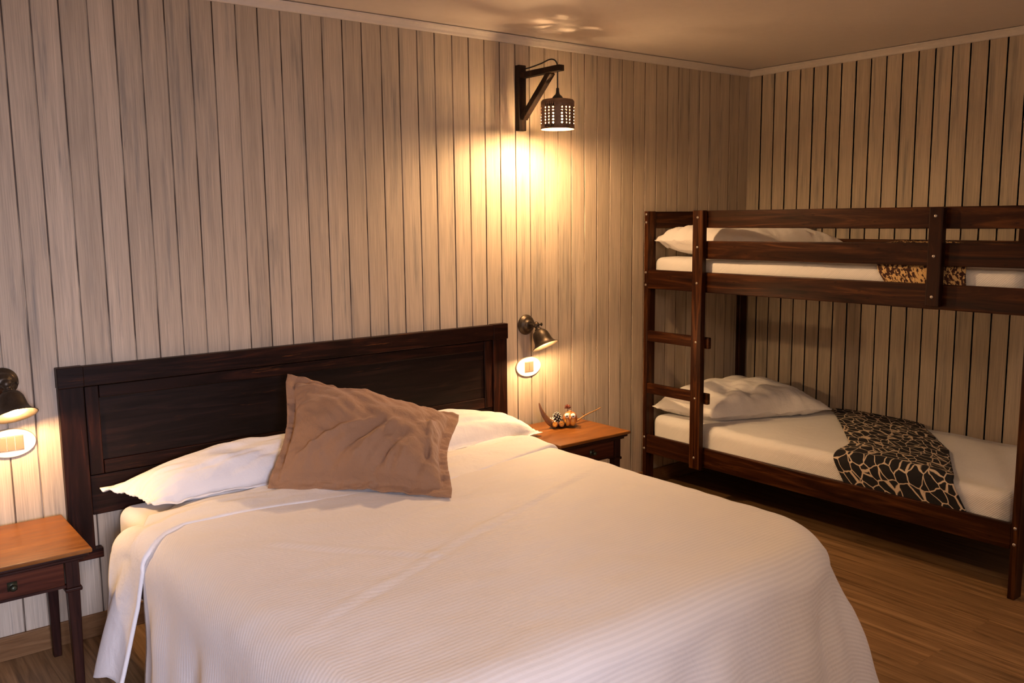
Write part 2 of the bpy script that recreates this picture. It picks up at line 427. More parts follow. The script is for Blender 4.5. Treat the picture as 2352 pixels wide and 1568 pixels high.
# ------------------------------------------------------------------ headboard and double bed
HX0, HX1, HZ = 2.319, 4.366, 1.042
bed = thing('double_bed', (3.34, -.04, 0), 'wide double bed with a dark-stained panelled wooden headboard on the boarded wall', 'bed')
hb = bpy.data.objects.new('headboard', None); COL.objects.link(hb); hb.parent = bed; hb.empty_display_size = .05
MB().box(HX0+.085, HX1-.085, -.040, -.003, .968, HZ).build('top_rail', M_dark['x'], hb, bevel=.003)
for x0 in (HX0, HX1-.086):
    MB().box(x0, x0+.086, -.036, -.003, .315, .968).build('stile', M_dark['z'], hb, bevel=.003)
    cb = MB(); cb.box(x0-.002, x0+.088, -.044, -.003, .968, HZ+.002)
    cb.build('corner_block', M_dark['x'], hb, bevel=.003)
    MB().box(x0+.02, x0+.112, -.040, -.003, .315, .352).build('foot_block', M_dark['x'], hb, bevel=.002)
ix0, ix1 = HX0+.088, HX1-.088
MB().box(ix0+.050, ix1-.050, -.022, -.003, .683, .918).build('panel', M_panel, hb)
for nm, b in (('frame_moulding', (ix0, ix0+.050, .630, .966, 'z')), ('frame_moulding', (ix1-.050, ix1, .630, .966, 'z')),
              ('frame_moulding', (ix0+.050, ix1-.050, .918, .966, 'x')), ('frame_moulding', (ix0+.050, ix1-.050, .630, .683, 'x'))):
    MB().box(b[0]+.001, b[1]-.001, -.030, -.003, b[2]+.001, b[3]-.001).build(nm, M_dark[b[4]], hb, bevel=.003)
MB().box(ix0, ix1, -.026, -.003, .478, .629).build('bottom_board', M_dark['x'], hb, bevel=.003)
bb = MB(); bb.box(2.52, 4.14, -2.0, -.05, .16, .285)
bb.build('bed_base', M_dark['x'], bed, bevel=.01)
for lx in (2.60, 4.06):
    for ly in (-.15, -1.90):
        MB().box(lx-.03, lx+.03, ly-.03, ly+.03, 0, .16).build('leg', M_dark['z'], bed, bevel=.003)

def rounded_slab(x0, x1, y0, y1, z0, z1, r, rv, m, name, disp=.004, nseg=10, nx=30):
    """soft mattress: grid wrapped over a rounded box via superellipse sides"""
    bm = bmesh.new()
    bmesh.ops.create_cube(bm, size=1)
    for v in bm.verts: v.co = Vector((x0+(v.co.x+.5)*(x1-x0), y0+(v.co.y+.5)*(y1-y0), z0+(v.co.z+.5)*(z1-z0)))
    vert = [e for e in bm.edges if abs(e.verts[0].co.z-e.verts[1].co.z) > 1e-4]
    foot = [e for e in vert if e.verts[0].co.y < (y0+y1)/2]; head = [e for e in vert if e.verts[0].co.y > (y0+y1)/2]
    r1 = bmesh.ops.bevel(bm, geom=foot, offset=r, segments=6, profile=.5, affect='EDGES')
    head = [e for e in bm.edges if abs(e.verts[0].co.z-e.verts[1].co.z) > 1e-4 and min(e.verts[0].co.y, e.verts[1].co.y) > (y0+y1)/2]
    bmesh.ops.bevel(bm, geom=head, offset=min(r, .05), segments=5, profile=.5, affect='EDGES')
    hor = [e for e in bm.edges if len(e.link_faces) == 2 and abs(e.verts[0].co.z-e.verts[1].co.z) < 1e-5 and any(abs(f.normal.z) > .9 for f in e.link_faces) and any(abs(f.normal.z) < .1 for f in e.link_faces)]
    bm.normal_update()
    hor = [e for e in bm.edges if len(e.link_faces) == 2 and any(abs(f.normal.z) > .9 for f in e.link_faces) and any(abs(f.normal.z) < .1 for f in e.link_faces)]
    bmesh.ops.bevel(bm, geom=hor, offset=rv, segments=5, profile=.5, affect='EDGES')
    for ax, a, b in (((1, 0, 0), x0, x1), ((0, 1, 0), y0, y1), ((0, 0, 1), z0, z1)):
        k = max(2, int((b-a)/.05))
        for i in range(1, k):
            p = a+(b-a)*i/k
            bmesh.ops.bisect_plane(bm, geom=bm.verts[:]+bm.edges[:]+bm.faces[:], plane_co=tuple(p*c for c in ax), plane_no=ax)
    bm.normal_update()
    for v in bm.verts:
        s = ns(v.co.x, v.co.y, v.co.z*2, 4)+.5*ns(v.co.x, v.co.y, v.co.z, 11)
        v.co += v.normal*disp*s
    me = bpy.data.meshes.new(name); bm.to_mesh(me)
    bm.free()
    uvl = me.uv_layers.new(name='UVMap')
    for lp in me.loops:
        c = me.vertices[lp.vertex_index].co; uvl.data[lp.index].uv = (c.x, c.y+c.z)
    return link(name, me, m, None, True)
tag(rounded_slab(2.480, 4.100, -1.94, -.055, .288, .510, .06, .045, M_mattress, 'mattress', .004), 'thick mattress in a white sheet on the double bed under the duvet', 'mattress')

# ------------------------------------------------------------------ duvet
def drape(p, x0, x1, y0, r, ztop, hang_flare, lowest, pleat=0.0):
    """p in the cloth's own plane -> place on rounded block; open towards +y"""
    qx = min(max(p[0], x0+r), x1-r); qy = max(p[1], y0+r)
    RC = .24; cy_ = y0+r+RC
    for cx_, sg in ((x0+r+RC, -1), (x1-r-RC, 1)):
        if (p[0]-cx_)*sg > 0 and p[1] < cy_:
            ux, uy = p[0]-cx_, p[1]-cy_; l = math.hypot(ux, uy)
            if l > RC: qx, qy = cx_+ux/l*RC, cy_+uy/l*RC
            else: qx, qy = p[0], p[1]
    vx, vy = p[0]-qx, p[1]-qy; d = math.hypot(vx, vy)
    if d < 1e-9: return Vector((p[0], p[1], ztop)), 0
    dx, dy = vx/d, vy/d; q = math.pi*r/2
    d *= 1-.27*min(1, abs(dx*dy)*2)
    if d < q: return Vector((qx+dx*r*math.sin(d/r), qy+dy*r*math.sin(d/r), ztop-r*(1-math.cos(d/r)))), 0
    h = d-q; z = ztop-r-h
    corner = abs(dx*dy)*2
    off = r+h*(hang_flare+.16*corner)
    if pleat:
        ang = math.atan2(dy, dx); along = qx*1.0-qy*1.0+ang*.35
        wv = math.sin(along*17+2.0*ns(along*2, 7)) + .5*math.sin(along*31+1)
        off += pleat*min(1, h/.15)*wv*(1+1.2*corner)
    if z < lowest: off += (lowest-z)*.6; z = lowest
    return Vector((qx+dx*off, qy+dy*off, z)), h
DL, DR, DF, DR_ = 2.395, 4.205, -2.085, .085
HANG = .47
def duvet_pt(u, v):
    a = DL-HANG+u*(DR-DL+2*HANG-.0); b = -.42-v*(1.665+HANG)
    # keep hanging side edge slightly slanted
    tl = min(1, max(0, (DL+.10-a)/.14)); b += -.32*tl*(1-v)
    p, h = drape((a, b), DL, DR, DF, DR_, 0.548, .19 if a > 3 else .07, .03, .012)
    # soft loft on the top
    if p.z > .50:
        cx_, cy_ = (p.x-3.3)/.9, (p.y+1.2)/.85
        p.z += .012*(1-min(1, cx_*cx_))*(1-min(1, cy_*cy_))
        p.z += .007*ns(p.x, p.y, 0, 3.0)+.0035*ns(p.x, p.y*1.6, 4, 8)
        # two long soft creases
        for (x0, y0, x1, y1, am) in ((2.62, -1.55, 4.0, -1.02, .006), (2.70, -.98, 3.05, -1.42, .004), (3.1, -1.05, 3.75, -.82, .003)):
            dx, dy = x1-x0, y1-y0; L2 = math.hypot(dx, dy); t = ((p.x-x0)*dx+(p.y-y0)*dy)/L2/L2; s = ((p.x-x0)*dy-(p.y-y0)*dx)/L2
            if -.1 < t < 1.1: p.z += am*math.exp(-(s/.012)**2)*min(1, (t+.1)*6)*min(1, (1.1-t)*6) - am*.7*math.exp(-((s-.022)/.014)**2)*min(1, max(0, (t+.1)*6))*min(1, max(0, (1.1-t)*6))
    else:
        p.x += .008*ns(p.x, p.y, p.z, 6); p.y += .008*ns(p.y, p.z, p.x, 6)
    # gentle head-side lift so that it looks thick
    return p
def duvet_uv(u, v): return (DL-HANG+u*(DR-DL+2*HANG), -v*(1.665+HANG))
me = grid_mesh(duvet_pt, 150, 130, duvet_uv)
duvet = link('duvet', me, M_duvet, None, True)
sd = duvet.modifiers.new('thick', 'SOLIDIFY'); sd.thickness = .018; sd.offset = -1
tag(duvet, 'white finely ribbed duvet spread over the double bed and hanging to the floor', 'duvet')

# folded-back sheet band across the head of the bed, long drape on the left
def fold_y(x):
    pts = [(2.2, -.74), (2.40, -.735), (2.47, -.665), (2.55, -.61), (2.8, -.625), (3.2, -.715), (3.45, -.775), (3.8, -.70), (4.20, -.60), (4.4, -.58)]
    for (xa, ya), (xb, yb) in zip(pts, pts[1:]):
        if x <= xb: t = max(0, (x-xa)/(xb-xa)); return ya+(yb-ya)*t
    return pts[-1][1]
FL, FR = 2.378, 4.215
def sst(t): return t*t*(3-2*t)
def sheet_pt(u, v):
    LH, RH = .44, .13
    a = FL-LH+u*(FR-FL+LH+RH)
    r = .075
    xq = min(max(a, FL+r), FR-r); d = abs(a-xq); sg = -1 if a < xq else 1; q = math.pi*r/2
    if d < q: x, dz, h = xq+sg*r*math.sin(d/r), -r*(1-math.cos(d/r)), 0
    else:
        h = d-q; x, dz = xq+sg*(r+h*(.24 if sg < 0 else .1)), -r-h*(.94 if sg < 0 else 1)
    yh = -.13; yf = fold_y(x if h == 0 else (2.40 if sg < 0 else 4.2))
    if sg < 0 and h > 0:
        yh = -.40-h*.15; yf = -.745+h*.10
    if a < 3 and h == 0: yh -= .27*sst(min(1, max(0, (2.80-a)/(2.80-2.46))))
    if sg > 0 and h > 0: yf += h*.5
    # v: 0 head .. .9 fold front, .9..1 curls under
    if v < .86:
        t = v/.86; y = yh+(yf-yh)*t; lift = .522+.048*min(1, t*1.5)**1.3 + .006*math.sin(t*math.pi)
        c = 0
    else:
        t = (v-.86)/.14; rr = .004; an = t*math.pi
        y = yf-rr*math.sin(an)*1.3+(.03 if t >= 1 else 0); lift = .570-rr*(1-math.cos(an))
    z = lift+dz
    s = v/.86 if v < .86 else 1
    if h == 0:
        z += (.0075*ns(x*3+y*2, y*7-x*2, 3, 1.6)+.004*ns(x*9+y*5, y*14, 8, 1.3))*min(1, s*2)
        z += .006*math.exp(-((y-yf-.10)/.02)**2)*(ns(x*2.2, 2)+.3)
    else:
        x += .016*math.sin(y*26+z*3)*min(1, h/.12)+.010*ns(y*9, z*3, 1)
        z += .0
    if z < .03: z = .03
    return Vector((x, y, z))
me = grid_mesh(sheet_pt, 190, 60, lambda u, v: (u*2.5, v*.7))
fs = link('flat_sheet', me, M_sheet, None, True)
sd = fs.modifiers.new('thick', 'SOLIDIFY'); sd.thickness = .006; sd.offset = -1
tag(fs, 'white top sheet folded back below the pillows, one end draping down the left side', 'sheet')

# ------------------------------------------------------------------ pillows
def pillow(name, c, T, m, label, cat='pillow', flange=0, pinch=.05, back=.6, zmin=None, wr=.006, seed=0, n=56, group=None, power=2.4, folds=(), noflop=0):
    c = [Vector(q) for q in c]   # c00 (front-left), c10 (front-right), c11 (back-right), c01 (back-left)
    nrm = ((c[1]-c[0]).cross(c[3]-c[0])+(c[2]-c[1]).cross(c[3]-c[2])).normalized()
    ctr = sum(c, Vector())/4
    W, H = (c[1]-c[0]).length, (c[3]-c[0]).length
    fu, fv = flange/W, flange/H
    def base(u, v): return c[0]*(1-u)*(1-v)+c[1]*u*(1-v)+c[2]*u*v+c[3]*(1-u)*v
    def pt(i, j, side):
        U, V = i/n, j/n
        u = -fu+U*(1+2*fu); v = -fv+V*(1+2*fv)
        cu, cv = min(max(u, 0), 1), min(max(v, 0), 1)
        p = base(u, v)
        eu, ev = 1-abs(2*cu-1)**power, 1-abs(2*cv-1)**power
        b = max(0, eu*ev)**.5
        # sides drawn in between the corners
        k = pinch
        p += (ctr-p)*k*(abs(2*cu-1)**3*math.sin(math.pi*cv)**1.2+abs(2*cv-1)**3*math.sin(math.pi*cu)**1.2)
        hgt = T*b*(1.0 if side > 0 else back)*side
        out = (u != cu) or (v != cv)
        s = seed*3.7
        edge = 1-b
        wv = wr*(ns(cu*5+s, cv*5, s)*1.3+.7*ns(cu*13+cv*6+s, cv*9, s))
        # gathers running in from the seams
        wv += wr*1.3*edge*(ns(cu*26+s, cv*3.0, s+2)*abs(2*cv-1)**2+ns(cu*3.0, cv*26+s, s+5)*abs(2*cu-1)**2)
        for (fa, fb, fc, fd, am, wd) in folds:
            dx, dy = fc-fa, fd-fb; LL = math.hypot(dx, dy); t = ((cu-fa)*dx+(cv-fb)*dy)/LL/LL; q = ((cu-fa)*dy-(cv-fb)*dx)/LL
            if -.15 < t < 1.15: wv += am*math.exp(-(q/wd)**2)*math.sin(math.pi*(t+.15)/1.3)
        if side > 0 or b < .5: hgt += wv*(.3+min(1, b*1.6)) if not out else 0
        p = p+nrm*hgt
        if out: p += nrm*(.012*ns(u*9+s, v*9, 3)+.008*ns(u*23+s, v*23, 1))*(1.0)
        if out or edge > .85: p += nrm*side*.0025
        if zmin is not None and p.z < zmin: p.z = zmin+.002*(1 if side > 0 else 0)
        return p
    bm = bmesh.new(); uvl = bm.loops.layers.uv.new('UVMap')
    top = [[bm.verts.new(pt(i, j, 1)) for i in range(n+1)] for j in range(n+1)]
    bot = [[bm.verts.new(pt(i, j, -1)) for i in range(n+1)] for j in range(n+1)]
    for j in range(n):
        for i in range(n):
            bm.faces.new((top[j][i], top[j][i+1], top[j+1][i+1], top[j+1][i])); bm.faces.new((bot[j][i], bot[j+1][i], bot[j+1][i+1], bot[j][i+1]))
    for k in range(n):
        bm.faces.new((top[0][k], bot[0][k], bot[0][k+1], top[0][k+1])); bm.faces.new((top[n][k+1], bot[n][k+1], bot[n][k], top[n][k]))
        bm.faces.new((top[k+1][0], bot[k+1][0], bot[k][0], top[k][0])); bm.faces.new((top[k][n], bot[k][n], bot[k+1][n], top[k+1][n]))
    bm.normal_update()
    for f in bm.faces:
        for lp in f.loops: lp[uvl].uv = (lp.vert.co.x, lp.vert.co.y)
    me = bpy.data.meshes.new(name); bm.to_mesh(me); bm.free()
    o = link(name, me, m, None, True)
    if flange:
        # stitched seam line of the flange as a part of its own
        pts = []
        K = 34
        def e(u, v): 
            cu, cv = u, v; p = base(u, v); p += (ctr-p)*pinch*(abs(2*cu-1)**3*math.sin(math.pi*cv)**1.2+abs(2*cv-1)**3*math.sin(math.pi*cu)**1.2); return p+nrm*.004
        for a, b in (((0, 0), (1, 0)), ((1, 0), (1, 1)), ((1, 1), (0, 1)), ((0, 1), (0, 0))):
            for q in range(K): t = q/K; pts.append(e(a[0]+(b[0]-a[0])*t, a[1]+(b[1]-a[1])*t))
        pts.append(pts[0])
        MB().tube(pts, .0013, 6, cap=False).build('piping', m, o, True)
    return tag(o, label, cat, group)

pillow('pillow', [(2.555, -.315, .565), (3.36, -.40, .575), (3.40, -.11, .650), (2.455, -.085, .585)], .115, M_sheet,
       'plump white pillow leaning on the headboard at the left, behind the brown cushion', zmin=.535, wr=.007, seed=1, back=.4, flange=.018,
       folds=((.35, .1, .9, .55, -.010, .035), (.5, .0, .95, .4, .008, .03), (.15, .2, .6, .35, -.006, .03)))
pillow('pillow', [(3.53, -.42, .580), (4.37, -.27, .528), (4.30, -.05, .565), (3.45, -.10, .66)], .10, M_sheet,
       'white pillow sticking out over the bed edge beside the right nightstand', zmin=.528, wr=.006, seed=4, back=.35, flange=.018,
       folds=((.1, .2, .9, .3, -.006, .04), (.2, .6, .7, .7, .006, .05)))
pillow('cushion', [(2.955, -.455, .600), (3.365, -.935, .598), (3.655, -.565, .755), (3.125, -.265, .922)], .155, M_brown,
       'large taupe brown square cushion with flanged edge propped on the white pillows', 'cushion', flange=.036, pinch=.09, back=.4, wr=.012, seed=2, n=80, zmin=.578,
       folds=((.0, .02, .52, .44, .020, .022), (.28, .0, .60, .46, -.020, .026), (.42, .02, .70, .50, .018, .022), (.58, .0, .76, .42, -.019, .024),
              (.72, .02, .82, .36, .015, .020), (.84, .02, .97, .55, -.015, .022), (.95, .12, .90, .70, .016, .020), (.80, .55, 1.0, .9, -.015, .03), (.90, .5, .97, .95, .014, .02), (.35, .88, .62, .96, .012, .04),
              (.14, .0, .22, .30, .010, .016), (.50, .0, .53, .22, .012, .016), (.66, .0, .68, .20, .012, .015)))

# ------------------------------------------------------------------ nightstands
def nightstand(x0, x1, label, group):
    t = thing('nightstand', ((x0+x1)/2, -.25, 0), label, 'nightstand', group)
    y0, y1 = -.485, -.048
    # top with a moulded edge
    tp = MB(); tp.box(x0, x1, y0, y1, .497, .512); tt = tp.build('table_top', M_top, t, bevel=.004)
    MB().box(x0+.010, x1-.010, y0+.010, y1-.002, .484, .4975).build('edge_moulding', M_table['x'], t, bevel=.004)
    MB().box(x0+.022, x1-.022, y0+.022, y1-.005, .472, .4845).build('edge_moulding', M_table['x'], t, bevel=.003)
    ax0, ax1, ay0, ay1 = x0+.036, x1-.036, y0+.034, y1-.012
    MB().box(ax0+.006, ax0+.026, ay0+.03, ay1-.03, .385, .472).build('side_apron', M_table['y'], t)
    MB().box(ax1-.026, ax1-.006, ay0+.03, ay1-.03, .385, .472).build('side_apron', M_table['y'], t)
    MB().box(ax0+.03, ax1-.03, ay1-.026, ay1-.006, .385, .472).build('back_apron', M_table['x'], t)
    d = MB().box(ax0+.046, ax1-.046, ay0+.002, ay0+.024, .393, .470).build('drawer', M_table['drawer'], t, bevel=.002)
    MB().box(ax0+.04, ax1-.04, ay0+.006, ay0+.022, .383, .392).build('front_rail', M_table['x'], t)
    cx_ = (ax0+ax1)/2
    kb = MB(); kb.lathe([(0, -.030), (.007, -.029), (.011, -.023), (.009, -.016), (.005, -.010), (.006, 0)], (cx_, ay0+.002, .432), (0, 1, 0), 16)
    kb.box(cx_-.014, cx_+.014, ay0-.002, ay0+.003, .418, .446)
    kb.build('knob', M_knob, d, True)
    for lx in (ax0, ax1-.042):
        for ly in (ay0, ay1-.042):
            front = ly == ay0
            c = (lx+.021, ly+.021)
            lm = MB()
            lm.box(lx, lx+.042, ly, ly+.042, .380, .472)
            def sk(v, c=c): 
                k = 1 if v.z > .2 else .70
                return Vector((c[0]+(v.x-c[0])*k, c[1]+(v.y-c[1])*k, v.z))
            lm.box(lx+.002, lx+.040, ly+.002, ly+.040, 0, .368, sk)
            lo = lm.build('leg', M_table['z'], t, bevel=.0025)
            MB().box(lx-.005, lx+.047, ly-.005, ly+.047, .367, .381).build('leg_collar', M_table['x'], lo, bevel=.004)
    return t
nightstand(1.832, 2.296, 'small wooden nightstand left of the double bed, its honey top empty', 'nightstands either side of the bed')
nightstand(4.325, 4.788, 'small wooden nightstand between double bed and bunk, with the decorative dish on top', 'nightstands either side of the bed')

# ------------------------------------------------------------------ wall sconces and switches
def sconce(x, z, label, tilt, power):
    t = thing('wall_sconce', (x, 0, z), label, 'wall lamp', 'bell sconces over the nightstands')
    MB().lathe([(0, .001), (.050, .001), (.052, .006), (.050, .012), (.044, .015), (.043, .020), (.036, .024), (.026, .027), (.024, .034), (.016, .038), (0, .039)], (x, 0, z), (0, -1, 0), 40).build('wall_plate', M_bronze, t, True)
    j = Vector((x, -.088, z+.006))
    ar = MB(); ar.tube([(x, -.034, z), (x, -.06, z+.003), j], [.010, .008, .009], 14).ball(j, .017, 16)
    arm = ar.build('arm', M_bronze, t, True)
    MB().tube([j+Vector((-.022, 0, 0)), j+Vector((.034, 0, 0))], .0035, 8).ball(j+Vector((.034, 0, 0)), .007, 10, (.6, 1.3, 1.3)).build('wing_screw', M_bronze, arm, True)
    d = Vector(tilt).normalized()
    MB().tube([j, j+d*.030], [.010, .013], 14).tube([j+d*.022, j+d*.032], [.018, .018], 16).build('swivel_neck', M_bronze, t, True)
    o = j+d*.026
    outer = [(.012, 0), (.022, .004), (.034, .014), (.041, .028), (.044, .045), (.046, .060), (.050, .073), (.058, .084), (.070, .091)]
    inner = [(r-.002 if r > .02 else r-.001, tt+.002) for r, tt in outer][::-1]
    MB().lathe(outer+[(.071, .0925)]+inner+[(0, .004)], o, d, 48).build('bell_shade', M_bronze, t, True)
    MB().lathe([(0, .010), (.013, .012), (.013, .030), (.017, .036), (.023, .050), (.022, .062), (.014, .073), (0, .076)], o, d, 20).build('bulb', M_bulb, t, True)
    light('sconce_light', 'POINT', o+d*.083, power, WARM, shadow_soft_size=.018)
    return t
sconce(4.513, 1.022, 'bronze bell wall lamp above the right nightstand, lit', (.10, -.46, -.84), 15)
sconce(2.150, 1.010, 'bronze bell wall lamp above the left nightstand, cut by the frame edge, lit', (.10, -.46, -.84), 15)
def switch(x, z, n, label):
    t = thing('light_switch', (x, 0, z), label, 'light switch', 'oval switch plates under the sconces')
    def oval(rx, rz, y0, y1):
        b = MB(); bm = b.bm; K = 40; rings = []
        for (k, y) in ((1, y0), (1, y1+.002), (.985, y1), (.94, y1-.0012)):
            rings.append([bm.verts.new((x+rx*k*math.cos(2*math.pi*i/K), y, z+rz*k*math.sin(2*math.pi*i/K))) for i in range(K)])
        for a, c in zip(rings, rings[1:]):
            for i in range(K): bm.faces.new((a[i], a[(i+1) % K], c[(i+1) % K], c[i]))
        bm.faces.new(rings[-1]); bm.faces.new(rings[0][::-1]); return b
    oval(.083, .053, 0, -.005).build('rim', M_rim, t)
    oval(.0805, .0505, -.004, -.0085).build('plate', M_plate, t)
    wdt = .026
    for i in range(n):
        xx = x-(n*wdt)/2+i*wdt
        MB().box(xx+.0006, xx+wdt-.0006, -.014, -.008, z-.024, z+.024).build('rocker', M_rocker, t, bevel=.001)
    fr = MB(); fw = n*wdt/2
    for b in ((x-fw-.002, x-fw, z-.027, z+.027), (x+fw, x+fw+.002, z-.027, z+.027), (x-fw, x+fw, z+.025, z+.027), (x-fw, x+fw, z-.027, z-.025)): fr.box(b[0], b[1], -.0125, -.008, b[2], b[3])
    fr.build('rocker_frame', M_rim, t)
switch(4.528, .803, 2, 'oval white two-rocker switch plate under the right sconce')
switch(2.160, .790, 3, 'oval white three-rocker switch plate under the left sconce')

# ------------------------------------------------------------------ bracket lamp
bl = thing('bracket_lamp', (4.485, 0, 2.14), 'wooden gallows bracket wall lamp with hanging perforated metal shade', 'lamp')
MB().box(4.462, 4.508, -.030, 0, 1.987, 2.300).build('wall_post', M_bracket, bl, bevel=.003)
MB().box(4.468, 4.502, -.318, -.030, 2.236, 2.264).build('arm', M_bracket, bl, bevel=.003)
MB().bar((4.485, -.036, 2.045), (4.485, -.245, 2.240), .030, .032, (1, 0, 0)).build('brace', M_bracket, bl, bevel=.003)
def smooth_path(P, k=8):
    P = [Vector(p) for p in P]; out = []
    for i in range(len(P)-1):
        p0, p1, p2, p3 = P[max(i-1, 0)], P[i], P[i+1], P[min(i+2, len(P)-1)]
        for q in range(k):
            t = q/k; out.append(.5*((2*p1)+(p2-p0)*t+(2*p0-5*p1+4*p2-p3)*t*t+(3*p1-p0-3*p2+p3)*t**3))
    out.append(P[-1]); return out
LY = -.289
MB().tube(smooth_path([(4.50, -.030, 2.284), (4.488, -.08, 2.281), (4.485, -.17, 2.288), (4.485, -.235, 2.298), (4.485, -.272, 2.288), (4.485, LY, 2.262), (4.485, LY, 2.22), (4.485, LY, 2.15)]), .0035, 8).build('cord', M_black, bl, True)
MB().lathe([(.004, .050), (.007, .048), (.008, .030), (.011, .020), (.022, .010), (.026, .003), (.027, -.004), (0, -.005)], (4.485, LY, 2.112), (0, 0, 1), 24).build('cord_cap', M_black, bl, True)
def perforated():
    bm = bmesh.new(); R = .0785; z0, z1 = 1.972, 2.096
    ncol, per = 24, 4
    rows = 6; rz0, rz1 = 1.990, 2.074
    a_off = math.radians(-128.2-3)  # the plain strip faces the room
    def P(a, z, r=R): return bm.verts.new((4.485+r*math.cos(a), LY+r*math.sin(a), z))
    da = 2*math.pi/ncol; dz = (rz1-rz0)/rows
    for c in range(ncol):
        a0 = a_off+(c-.5)*da; hole = (c % per) != 0
        sub = 4
        def strip(za, zb):
            g = [[P(a0+da*i/sub, z) for i in range(sub+1)] for z in (za, zb)]
            for i in range(sub): bm.faces.new((g[0][i], g[0][i+1], g[1][i+1], g[1][i]))
        strip(z0, rz0); strip(rz1, z1)
        for r_ in range(rows):
            za, zb = rz0+r_*dz, rz0+(r_+1)*dz
            if not hole: strip(za, zb); continue
            # square ring of 16 points round a 16-gon hole
            out = []; K = 16
            am, zm = a0+da/2, (za+zb)/2
            for k in range(K):
                th = 2*math.pi*k/K+math.pi/4
                cx_, cy_ = math.cos(th), math.sin(th); s = 1/max(abs(cx_), abs(cy_))
                out.append((cx_*s, cy_*s, cx_, cy_))
            ov = [P(am+o[0]*da/2, zm+o[1]*dz/2) for o in out]
            hr = .0040
            iv = [P(am+o[2]*hr/R, zm+o[3]*hr) for o in out]
            for k in range(K): bm.faces.new((ov[k], ov[(k+1) % K], iv[(k+1) % K], iv[k]))
    # domed lid with a ring of vent slots
    K = 48
    rings = []
    for (r, z) in ((R, z1), (R-.002, z1+.006), (R-.007, z1+.011), (.060, z1+.013), (.050, z1+.014), (.034, z1+.0155), (.024, z1+.016)):
        rings.append([P(2*math.pi*i/K, z, r) for i in range(K)])
    for q, (a, b) in enumerate(zip(rings, rings[1:])):
        for i in range(K):
            if q == 4 and i % 6 == 2: continue
            bm.faces.new((a[i], a[(i+1) % K], b[(i+1) % K], b[i]))
    bm.faces.new(rings[-1])
    bmesh.ops.remove_doubles(bm, verts=bm.verts, dist=1e-5)
    bmesh.ops.recalc_face_normals(bm, faces=bm.faces)
    me = bpy.data.meshes.new('shade'); bm.to_mesh(me); bm.free()
    o = link('perforated_shade', me, M_shade, bl, True)
    s = o.modifiers.new('thick', 'SOLIDIFY'); s.thickness = .0015; s.offset = -1
    return o
perforated()
MB().lathe([(.0765, 1.9725), (.0805, 1.9715), (.081, 1.976), (.0790, 1.979), (.0765, 1.979)], (4.485, LY, 0), (0, 0, 1), 48).build('shade_rim', M_shade, bl, True)
MB().lathe([(0, 1.992), (.018, 1.996), (.029, 2.012), (.028, 2.030), (.018, 2.050), (.013, 2.062), (.013, 2.085), (0, 2.086)], (4.485, LY, 0), (0, 0, 1), 24).build('bulb', M_bulb, bl, True)
MB().lathe([(.016, 2.075), (.016, 2.107), (0, 2.108)], (4.485, LY, 0), (0, 0, 1), 20).build('bulb_socket', M_black, bl, True)
light('bracket_bulb_light', 'POINT', (4.485+.034, LY-.034, 2.022), 32, WARM, shadow_soft_size=.028)
light('bracket_bulb_light', 'POINT', (4.485-.010, LY+.034, 1.984), 38, WARM, shadow_soft_size=.016)

# ------------------------------------------------------------------ bunk bed
bk = thing('bunk_bed', (5.83, -1.05, 0), 'dark-stained wooden bunk bed with ladder and guard rails along the right wall', 'bunk bed')
XF = 5.379; XB = 6.285; YH = -.003; YE = -2.070
def screw_front(p, x, y, z): MB().lathe([(0, .0035), (.0030, .0035), (.0040, .003), (.0065, .0018), (.0070, 0)], (x, y, z), (-1, 0, 0), 14).build('screw', M_screw, p, True)
pw = .066
for (x0, x1) in ((XF, XF+pw), (XB-pw, XB)):
    for (y0, y1) in ((YH-.030, YH), (YE, YE+.030)):
        o = MB().box(x0, x1, y0, y1, 0, 1.592).build('post', M_bunk['z'], bk, bevel=.004)
        if x0 == XF:
            for z in ((1.575, 1.53, 1.25, 1.18, .300, .232) if y1 == YH else (1.25, 1.18, .300, .232)): screw_front(o, XF, (y0+y1)/2, z)
RL0, RL1 = YH-.030, YE+.030
def long_rail(name, x0, x1, ya, yb, za0, za1, zb0=None, zb1=None):
    zb0 = za0 if zb0 is None else zb0; zb1 = za1 if zb1 is None else zb1
    def sk(v):
        t = (v.y-ya)/(yb-ya); hi = v.z > .5
        return Vector((v.x, v.y, (za1+(zb1-za1)*t) if hi else (za0+(zb0-za0)*t)))
    return MB().box(x0, x1, min(ya, yb), max(ya, yb), 0, 1, sk).build(name, M_bunk['y'], bk, bevel=.004)
long_rail('side_rail', XF+.001, XF+.023, RL0, RL1, .208, .316)
long_rail('side_rail', XF+.001, XF+.023, RL0, RL1, 1.160, 1.267)
long_rail('guard_rail', XF+.001, XF+.023, -.385, RL1, 1.500, 1.590)
long_rail('guard_rail', XF+.001, XF+.023, -.385, RL1, 1.338, 1.432, 1.345, 1.442)
for a, b in ((.208, .316), (1.160, 1.267), (1.340, 1.428), (1.502, 1.588)):
    long_rail('side_rail' if a < 1.3 else 'guard_rail', XB-.060, XB-.038, RL0, RL1, a, b)
for yy in (-.432, -1.655):
    MB().box(XB-.084, XB-.0605, yy-.060, yy, 1.175, 1.588).build('guard_stile', M_bunk['z'], bk, bevel=.003)
for y0 in (YH-.026, YE+.004):
    for a, b in ((.208, .316), (1.160, 1.267), (1.497, 1.590)):
        MB().box(XF+pw, XB-pw, y0, y0+.022, a, b).build('end_board', M_bunk['x'], bk, bevel=.004)
